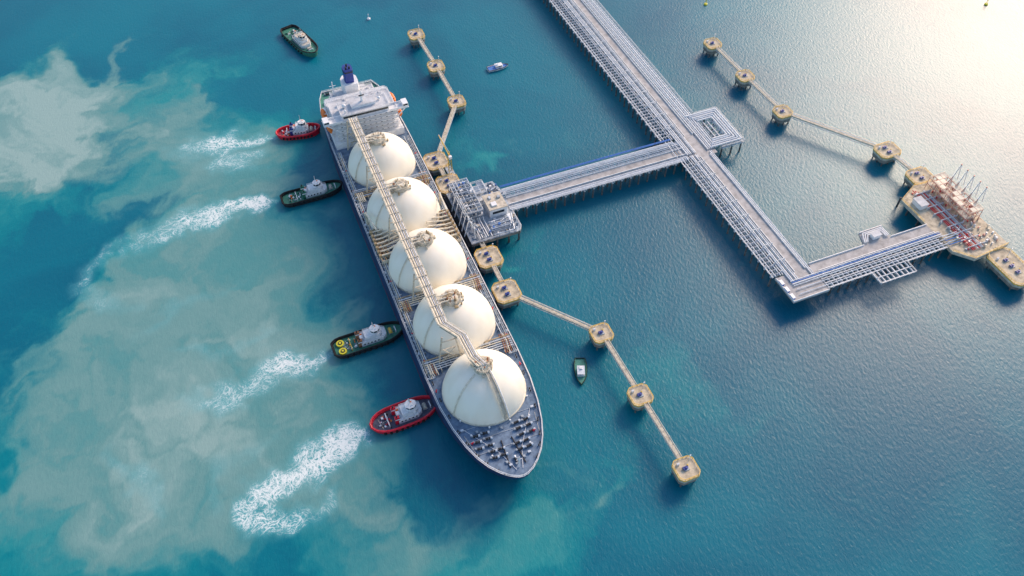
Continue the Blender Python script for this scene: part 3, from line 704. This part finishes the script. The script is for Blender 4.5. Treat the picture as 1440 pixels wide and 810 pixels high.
fh=top('loading_platform',353,220,'weathered concrete loading platform with red loading equipment on piles','jetty')
Q=lambda:MB(353,220)
m=Q();m.prism([(338,200),(346,191),(370,193),(370,248),(352,250),(338,243)],ZT-2,ZT+.01,'tan','concrete');m.build('platform_deck',fh)
m=MB();m.cyl(0,0,-4,ZT-2,.6,'pile',None,8);po=m.build('pile',fh)
repeat(po,fh,[((b-353,n-220,0),) for b in(341,348,356,363,368.5) for n in(202,211,220,229,238,246)])
m=Q();frame(m,357,367,214,246,ZT,[ZT+4,ZT+8],'cream_pipe',3.4,'cream_pipe','pinkred',.13);
for i in range(60):
    x,y,z=rnd.uniform(357.5,366.5),rnd.uniform(215,245),ZT+rnd.choice([.01,4.06])
    if i%2: m.cyl(x,y,z,z+rnd.uniform(.6,2.2),rnd.uniform(.2,.6),rnd.choice(['white','pinkred','cream_pipe','red']),None,8)
    else: m.cbox(x,y,z,rnd.uniform(.5,1.4),rnd.uniform(.5,1.4),rnd.uniform(.6,2),rnd.choice(['white','pinkred','cream_pipe','red','tan']))
m.build('steel_tower',fh)
for i,n in enumerate((220,225,230,235,240)): arm(fh,353,220,367.5,n,ZT,1,'white','pinkred',11,.6)
m=Q()
for k in range(8): m.tube([(348+k*1.1,196,ZT+1),(348+k*1.1,246-k,ZT+1)],.25,rnd.choice(['white','pinkred','pipe','red']))
for k in range(9): m.box(346,358,198+k*5.5,198.3+k*5.5,ZT+.01,ZT+1.8,'rung')
for k in range(5): m.tube([(339,204+k*1.6,ZT+1),(349,204+k*1.6,ZT+1)],.3,rnd.choice(['white','blue','pipe']))
for i in range(110):
    x,y=rnd.uniform(345,368),(rnd.uniform(196,216) if i%2 else rnd.uniform(196,246))
    m.cbox(x,y,ZT+.01,rnd.uniform(.3,1.1),rnd.uniform(.3,1.1),rnd.uniform(.5,2.2),rnd.choice(['white','pipe','steel','pinkred','cream_pipe','red','tan']))
m.rail([(338.2,200,ZT),(346,191.3,ZT),(369.8,193.2,ZT)],1.1,'yellow',2.5,.13);m.rail([(338.2,224,ZT),(338.2,242.8,ZT),(352,249.7,ZT),(369.8,247.7,ZT)],1.1,'yellow',2.5,.13)
m.build('process_piping',fh)
m=Q();m.box(342,347,232,239,ZT+.01,ZT+3,'white');m.box(341.7,347.3,231.7,239.3,ZT+3,ZT+3.3,'roofdeck');m.build('control_building',fh)

# ================================================================= WATER
rs=np.random.RandomState(3)
TB=rs.rand(256,256)
def vn(x,y):
    xi=np.floor(x).astype(int);yi=np.floor(y).astype(int);fx=x-xi;fy=y-yi
    fx=fx*fx*(3-2*fx);fy=fy*fy*(3-2*fy)
    a=TB[xi&255,yi&255];b=TB[(xi+1)&255,yi&255];c=TB[xi&255,(yi+1)&255];d=TB[(xi+1)&255,(yi+1)&255]
    return (a*(1-fx)+b*fx)*(1-fy)+(c*(1-fx)+d*fx)*fy
def fbm(x,y,o=5,g=.5):
    s=0;a=1;t=0
    for i in range(o):
        s=s+a*vn(x+i*17.3,y+i*9.1);t+=a;a*=g;x,y=(x*1.6+y*1.2)*1.01,(-x*1.2+y*1.6)*1.01
    return s/t*2-1
def ax(lo,a,b,hi,fine,c,step2):
    mid=list(np.arange(a,c,fine))+list(np.arange(c,b,step2))
    left=[];d=fine;x=a
    while x>lo: d*=1.35;x-=d;left.append(x)
    right=[];x=mid[-1];d=step2
    while x<hi: d*=1.35;x+=d;right.append(x)
    return np.array(left[::-1]+mid+right)
bx=ax(-6000,-190,640,6000,1.2,120,3.)
ny=ax(-6000,60,700,8000,1.3,640,4.)
Bg,Ng=np.meshgrid(bx,ny)
def sm(x,a,b):
    t=np.clip((x-a)/(b-a),0,1);return t*t*(3-2*t)
w1x=36*fbm(Bg/75,Ng/75);w1y=36*fbm(Bg/75+31,Ng/75+11)
w2x=24*fbm((Bg+w1x)/26+5,(Ng+w1y)/26);w2y=24*fbm((Bg+w1x)/26+50,(Ng+w1y)/26+7)
wx=Bg+w1x+w2x+8*fbm((Bg+w2x)/9,(Ng+w2y)/9+77)
wy=Ng+w1y+w2y+8*fbm((Bg+w2x)/9+33,(Ng+w2y)/9)
def blobs(L):
    s=0
    for b,n,rb,rn,rot,a in L:
        c,d=math.cos(R(rot)),math.sin(R(rot));x=wx-b;y=wy-n
        u=(x*c+y*d)/rb;v=(-x*d+y*c)/rn
        s=s+a*np.exp(-(u*u+v*v))
    return s
murk=blobs([(-100,530,60,50,0,1.),(-20,445,60,45,0,.9),(-30,350,75,60,0,1.),(-60,280,90,60,0,1.),(-85,225,110,45,0,.9),(5,150,50,30,0,.7),(55,130,35,20,0,.6),(-30,520,35,14,20,.5),(-150,440,45,50,0,.8),
  (150,175,22,30,0,.3),(170,200,20,22,0,.25),(112,285,10,8,0,.7),(118,365,14,9,0,.6),(95,480,20,12,0,.2),(110,150,28,16,0,.4),(-132,388,42,17,12,-1.3),(-40,600,80,22,0,-.5),(-60,408,50,10,15,-.5)])
soft=blobs([(-20,320,66,62,0,1.1),(-60,255,80,52,0,1.2),(-35,450,52,36,0,.9),(-75,320,58,48,0,1.),(-30,215,48,32,0,.9),(-105,240,50,42,0,.9),(-110,520,60,50,0,1.),(-140,460,45,45,0,.9),(0,380,40,36,0,.8),(-132,388,42,17,12,-.9),(15,165,40,20,0,.6),(50,135,34,16,0,.6),(90,140,26,12,0,.35),(-40,500,35,18,10,.5)])
hard=blobs([(-108,543,48,24,20,1.),(-138,468,38,36,0,1.),(-98,502,36,30,0,.85),(-70,572,34,10,35,.7),(-30,520,22,10,20,.55),(-60,470,34,16,20,.55),
  (-50,240,58,34,0,.5),(-80,265,34,20,20,.45),(-15,290,36,30,0,.45),(-110,230,26,18,0,.4),(-70,345,36,14,10,.4),(-30,200,30,18,0,.4)])
f1=fbm(wx/34+9,wy/34,6,.6);f2=fbm(wx/11,wy/11+3,5,.6)
fs=fbm(wx/60+3,wy/14+8,5,.55);gap=fbm(wx/24+70,wy/24+40,5,.6)
murk=np.clip(sm(murk+.4*f1,.05,.9)*.9+.15*f2*(murk>.05)+.03,0,1)
brk=.62+.38*sm(gap+.5*fs,-.35,.25)
silt_s=np.clip((.56*sm(soft+.5*f1+.25*fs,.1,1.1)+.55*sm(hard+.6*f1+.25*f2+.3*fs,.15,.95)*np.clip(hard*1.1,0,1))*brk+.05*f2,0,1)
def plume(pts):
    fx=Bg+9*fbm(Bg/16,Ng/16+40)+4*fbm(Bg/5,Ng/5);fy=Ng+9*fbm(Bg/16+60,Ng/16)+4*fbm(Bg/5+9,Ng/5)
    best=np.full(Bg.shape,0.)
    for (x0,y0,w0,s0),(x1,y1,w1,s1) in zip(pts[:-1],pts[1:]):
        dx,dy=x1-x0,y1-y0;t=np.clip(((fx-x0)*dx+(fy-y0)*dy)/(dx*dx+dy*dy),0,1)
        d=np.hypot(fx-x0-t*dx,fy-y0-t*dy);ww=w0+(w1-w0)*t;ss=s0+(s1-s0)*t
        best=np.maximum(best,ss*np.exp(-(d/ww)**2))
    return best
PL=[
 [(18,441,4,.6),(6,445,8,1.),(-10,448,14,.92),(-26,452,14,.7),(-42,452,9,.4)],
 [(4,428,7,.55),(-16,432,9,.6)],
 [(8,383,3,.5),(-4,387,7,1.),(-28,386,10,.85),(-55,385,11,.68),(-78,381,9,.45)],
 [(-60,396,6,.35),(-88,385,7,.5),(-103,362,7,.5),(-98,345,6,.42),(-80,335,6,.28)],
 [(9,267,3,.6),(-2,269,7,.85),(-22,267,12,.82),(-42,258,10,.6),(-62,262,8,.42)],
 [(14,215,4,.7),(5,216,8,1.05),(-8,213,12,.95),(-22,207,11,.82),(-38,206,9,.8),(-46,196,7,.78),(-33,183,7,.72),(-12,188,6,.45)],
 [(-100,250,5,.3),(-88,230,6,.42),(-82,205,5,.3)],[(-20,330,6,.2),(-60,325,7,.32),(-85,310,5,.2)],[(-60,300,5,.3),(-40,285,6,.38),(-15,292,5,.25)],[(-30,235,5,.25),(-55,222,6,.35),(-60,205,5,.25)]]
foam=0
for p in PL: foam=np.maximum(foam,plume(p))
foam=foam*(.75+.25*sm(fbm(Bg/9+4,Ng/9+8),-.3,.3))
V=np.stack([math.cos(A22)*Bg-math.sin(A22)*Ng,math.sin(A22)*Bg+math.cos(A22)*Ng,np.zeros_like(Bg)],-1).reshape(-1,3)
H_,W_=Bg.shape
i=np.arange(H_*W_).reshape(H_,W_)
F=np.stack([i[:-1,:-1],i[:-1,1:],i[1:,1:],i[1:,:-1]],-1).reshape(-1,4)
me=bpy.data.meshes.new('sea_water')
me.vertices.add(len(V));me.vertices.foreach_set('co',V.ravel().astype(np.float32))
me.loops.add(F.size);me.loops.foreach_set('vertex_index',F.ravel().astype(np.int32))
me.polygons.add(len(F));me.polygons.foreach_set('loop_start',(np.arange(len(F))*4).astype(np.int32))
me.update(calc_edges=True)
for nm,arr in(('murk',murk),('silt',silt_s),('foam',foam)):
    at=me.attributes.new(nm,'FLOAT','POINT');at.data.foreach_set('value',np.asarray(arr,dtype=np.float32).ravel())
sea=bpy.data.objects.new('sea_water',me);col.objects.link(sea);sea['kind']='structure'
m=bpy.data.materials.new('sea');m.use_nodes=True;nt=m.node_tree;N=nt.nodes;K=nt.links;p=N['Principled BSDF']
tc=N.new('ShaderNodeTexCoord')
def attr(n):
    a=N.new('ShaderNodeAttribute');a.attribute_name=n;return a.outputs['Fac']
def noise(sc_,det=6,ro=.55,dist=0,vec=None):
    a=N.new('ShaderNodeTexNoise');a.inputs['Scale'].default_value=sc_;a.inputs['Detail'].default_value=det;a.inputs['Roughness'].default_value=ro;a.inputs['Distortion'].default_value=dist
    K.new(vec or tc.outputs['Object'],a.inputs['Vector']);return a.outputs['Fac']
def mth(op,a,b=None,c=None):
    x=N.new('ShaderNodeMath');x.operation=op
    for k,v in enumerate((a,b,c)):
        if v is None: continue
        if isinstance(v,(int,float)): x.inputs[k].default_value=v
        else: K.new(v,x.inputs[k])
    return x.outputs[0]
def mr(v,a,b,c=0,d=1):
    x=N.new('ShaderNodeMapRange');x.interpolation_type='SMOOTHSTEP';K.new(v,x.inputs[0])
    for k,u in enumerate((a,b,c,d)): x.inputs[k+1].default_value=u
    return x.outputs[0]
def mix(f,a,b):
    x=N.new('ShaderNodeMixRGB')
    for k,v in enumerate((f,a,b)):
        if isinstance(v,tuple): x.inputs[k].default_value=(*v,1)
        elif isinstance(v,(int,float)): x.inputs[k].default_value=v
        else: K.new(v,x.inputs[k])
    return x.outputs[0]
big=noise(.006,4,.6,.4)
det=noise(.12,6,.65,.8)
deep=mix(mr(big,.35,.65),(.0,.108,.178),(.0,.165,.23))
mk=mth('ADD',attr('murk'),mth('MULTIPLY',mth('SUBTRACT',det,.5),.3))
c=mix(mr(mk,.0,.55),deep,(.0,.19,.235))
c=mix(mr(mk,.45,1.0),c,(.015,.25,.27))
sl=mth('ADD',attr('silt'),mth('MULTIPLY',mth('SUBTRACT',det,.5),.18))
c=mix(mr(sl,.0,.55),c,(.125,.29,.285))
c=mix(mr(sl,.4,1.05),c,(.28,.42,.395))
fa=attr('foam')
n1=noise(.10,6,.6,3.0);rg=mth('SUBTRACT',1,mth('MULTIPLY',mth('ABSOLUTE',mth('SUBTRACT',n1,.5)),11.))
n2=noise(.24,4,.58,2.8);rg2=mth('SUBTRACT',1,mth('MULTIPLY',mth('ABSOLUTE',mth('SUBTRACT',n2,.5)),9.5))
r_=mth('MAXIMUM',rg,mth('MULTIPLY',rg2,.88))
fo=mth('MULTIPLY',mr(mth('ADD',mth('MULTIPLY',r_,.75),mth('MULTIPLY',fa,.95)),.88,1.45),mr(fa,.05,.5))
core=mr(mth('ADD',fa,mth('MULTIPLY',mth('SUBTRACT',noise(.16,5,.65,1.5),.5),2.2)),.9,1.5)
c=mix(mth('MULTIPLY',mr(fa,.05,.7),.7),c,(.12,.42,.46))
fo=mth('MAXIMUM',fo,mth('MULTIPLY',core,.8))
c=mix(mth('MULTIPLY',fo,.9),c,(.84,.89,.87))
K.new(c,p.inputs['Base Color']);p.inputs['IOR'].default_value=1.34
p.inputs['Roughness'].default_value=.31
mw=N.new('ShaderNodeMapping');mw.inputs['Rotation'].default_value=(0,0,R(35));mw.inputs['Scale'].default_value=(1,.5,1);K.new(tc.outputs['Object'],mw.inputs[0])
w1=noise(.75,4,.62,.4,mw.outputs[0])
bp=N.new('ShaderNodeBump');bp.inputs['Strength'].default_value=1;bp.inputs['Distance'].default_value=.19;K.new(w1,bp.inputs['Height']);K.new(bp.outputs[0],p.inputs['Normal'])
me.materials.append(m)

# ================================================================= LIGHT + CAMERA
AZ,EL=36,32
w=bpy.data.worlds.new('World');sc.world=w;w.use_nodes=True;nt=w.node_tree
sk=nt.nodes.new('ShaderNodeTexSky');sk.sky_type='NISHITA';sk.sun_disc=False;sk.sun_elevation=R(EL);sk.sun_rotation=R(AZ)
sk.dust_density=1.2
bg=nt.nodes['Background'];bg.inputs['Strength'].default_value=.215;nt.links.new(sk.outputs[0],bg.inputs[0])
ld=bpy.data.lights.new('sun','SUN');ld.energy=3.8;ld.angle=R(24);ld.color=(1,.74,.54)
lo=bpy.data.objects.new('sun',ld);col.objects.link(lo)
D=Vector((math.cos(R(EL))*math.sin(R(AZ)),math.cos(R(EL))*math.cos(R(AZ)),math.sin(R(EL))))
lo.rotation_euler=D.to_track_quat('Z','Y').to_euler();lo.location=(300,300,400)
cd=bpy.data.cameras.new('camera');cd.lens=30;cd.sensor_width=36;cd.clip_start=1;cd.clip_end=20000
co=bpy.data.objects.new('camera',cd);col.objects.link(co);co.location=(0,0,350);co.rotation_euler=(R(40),0,0);sc.camera=co
sc.view_settings.view_transform='Standard';sc.view_settings.look='None';sc.view_settings.exposure=0
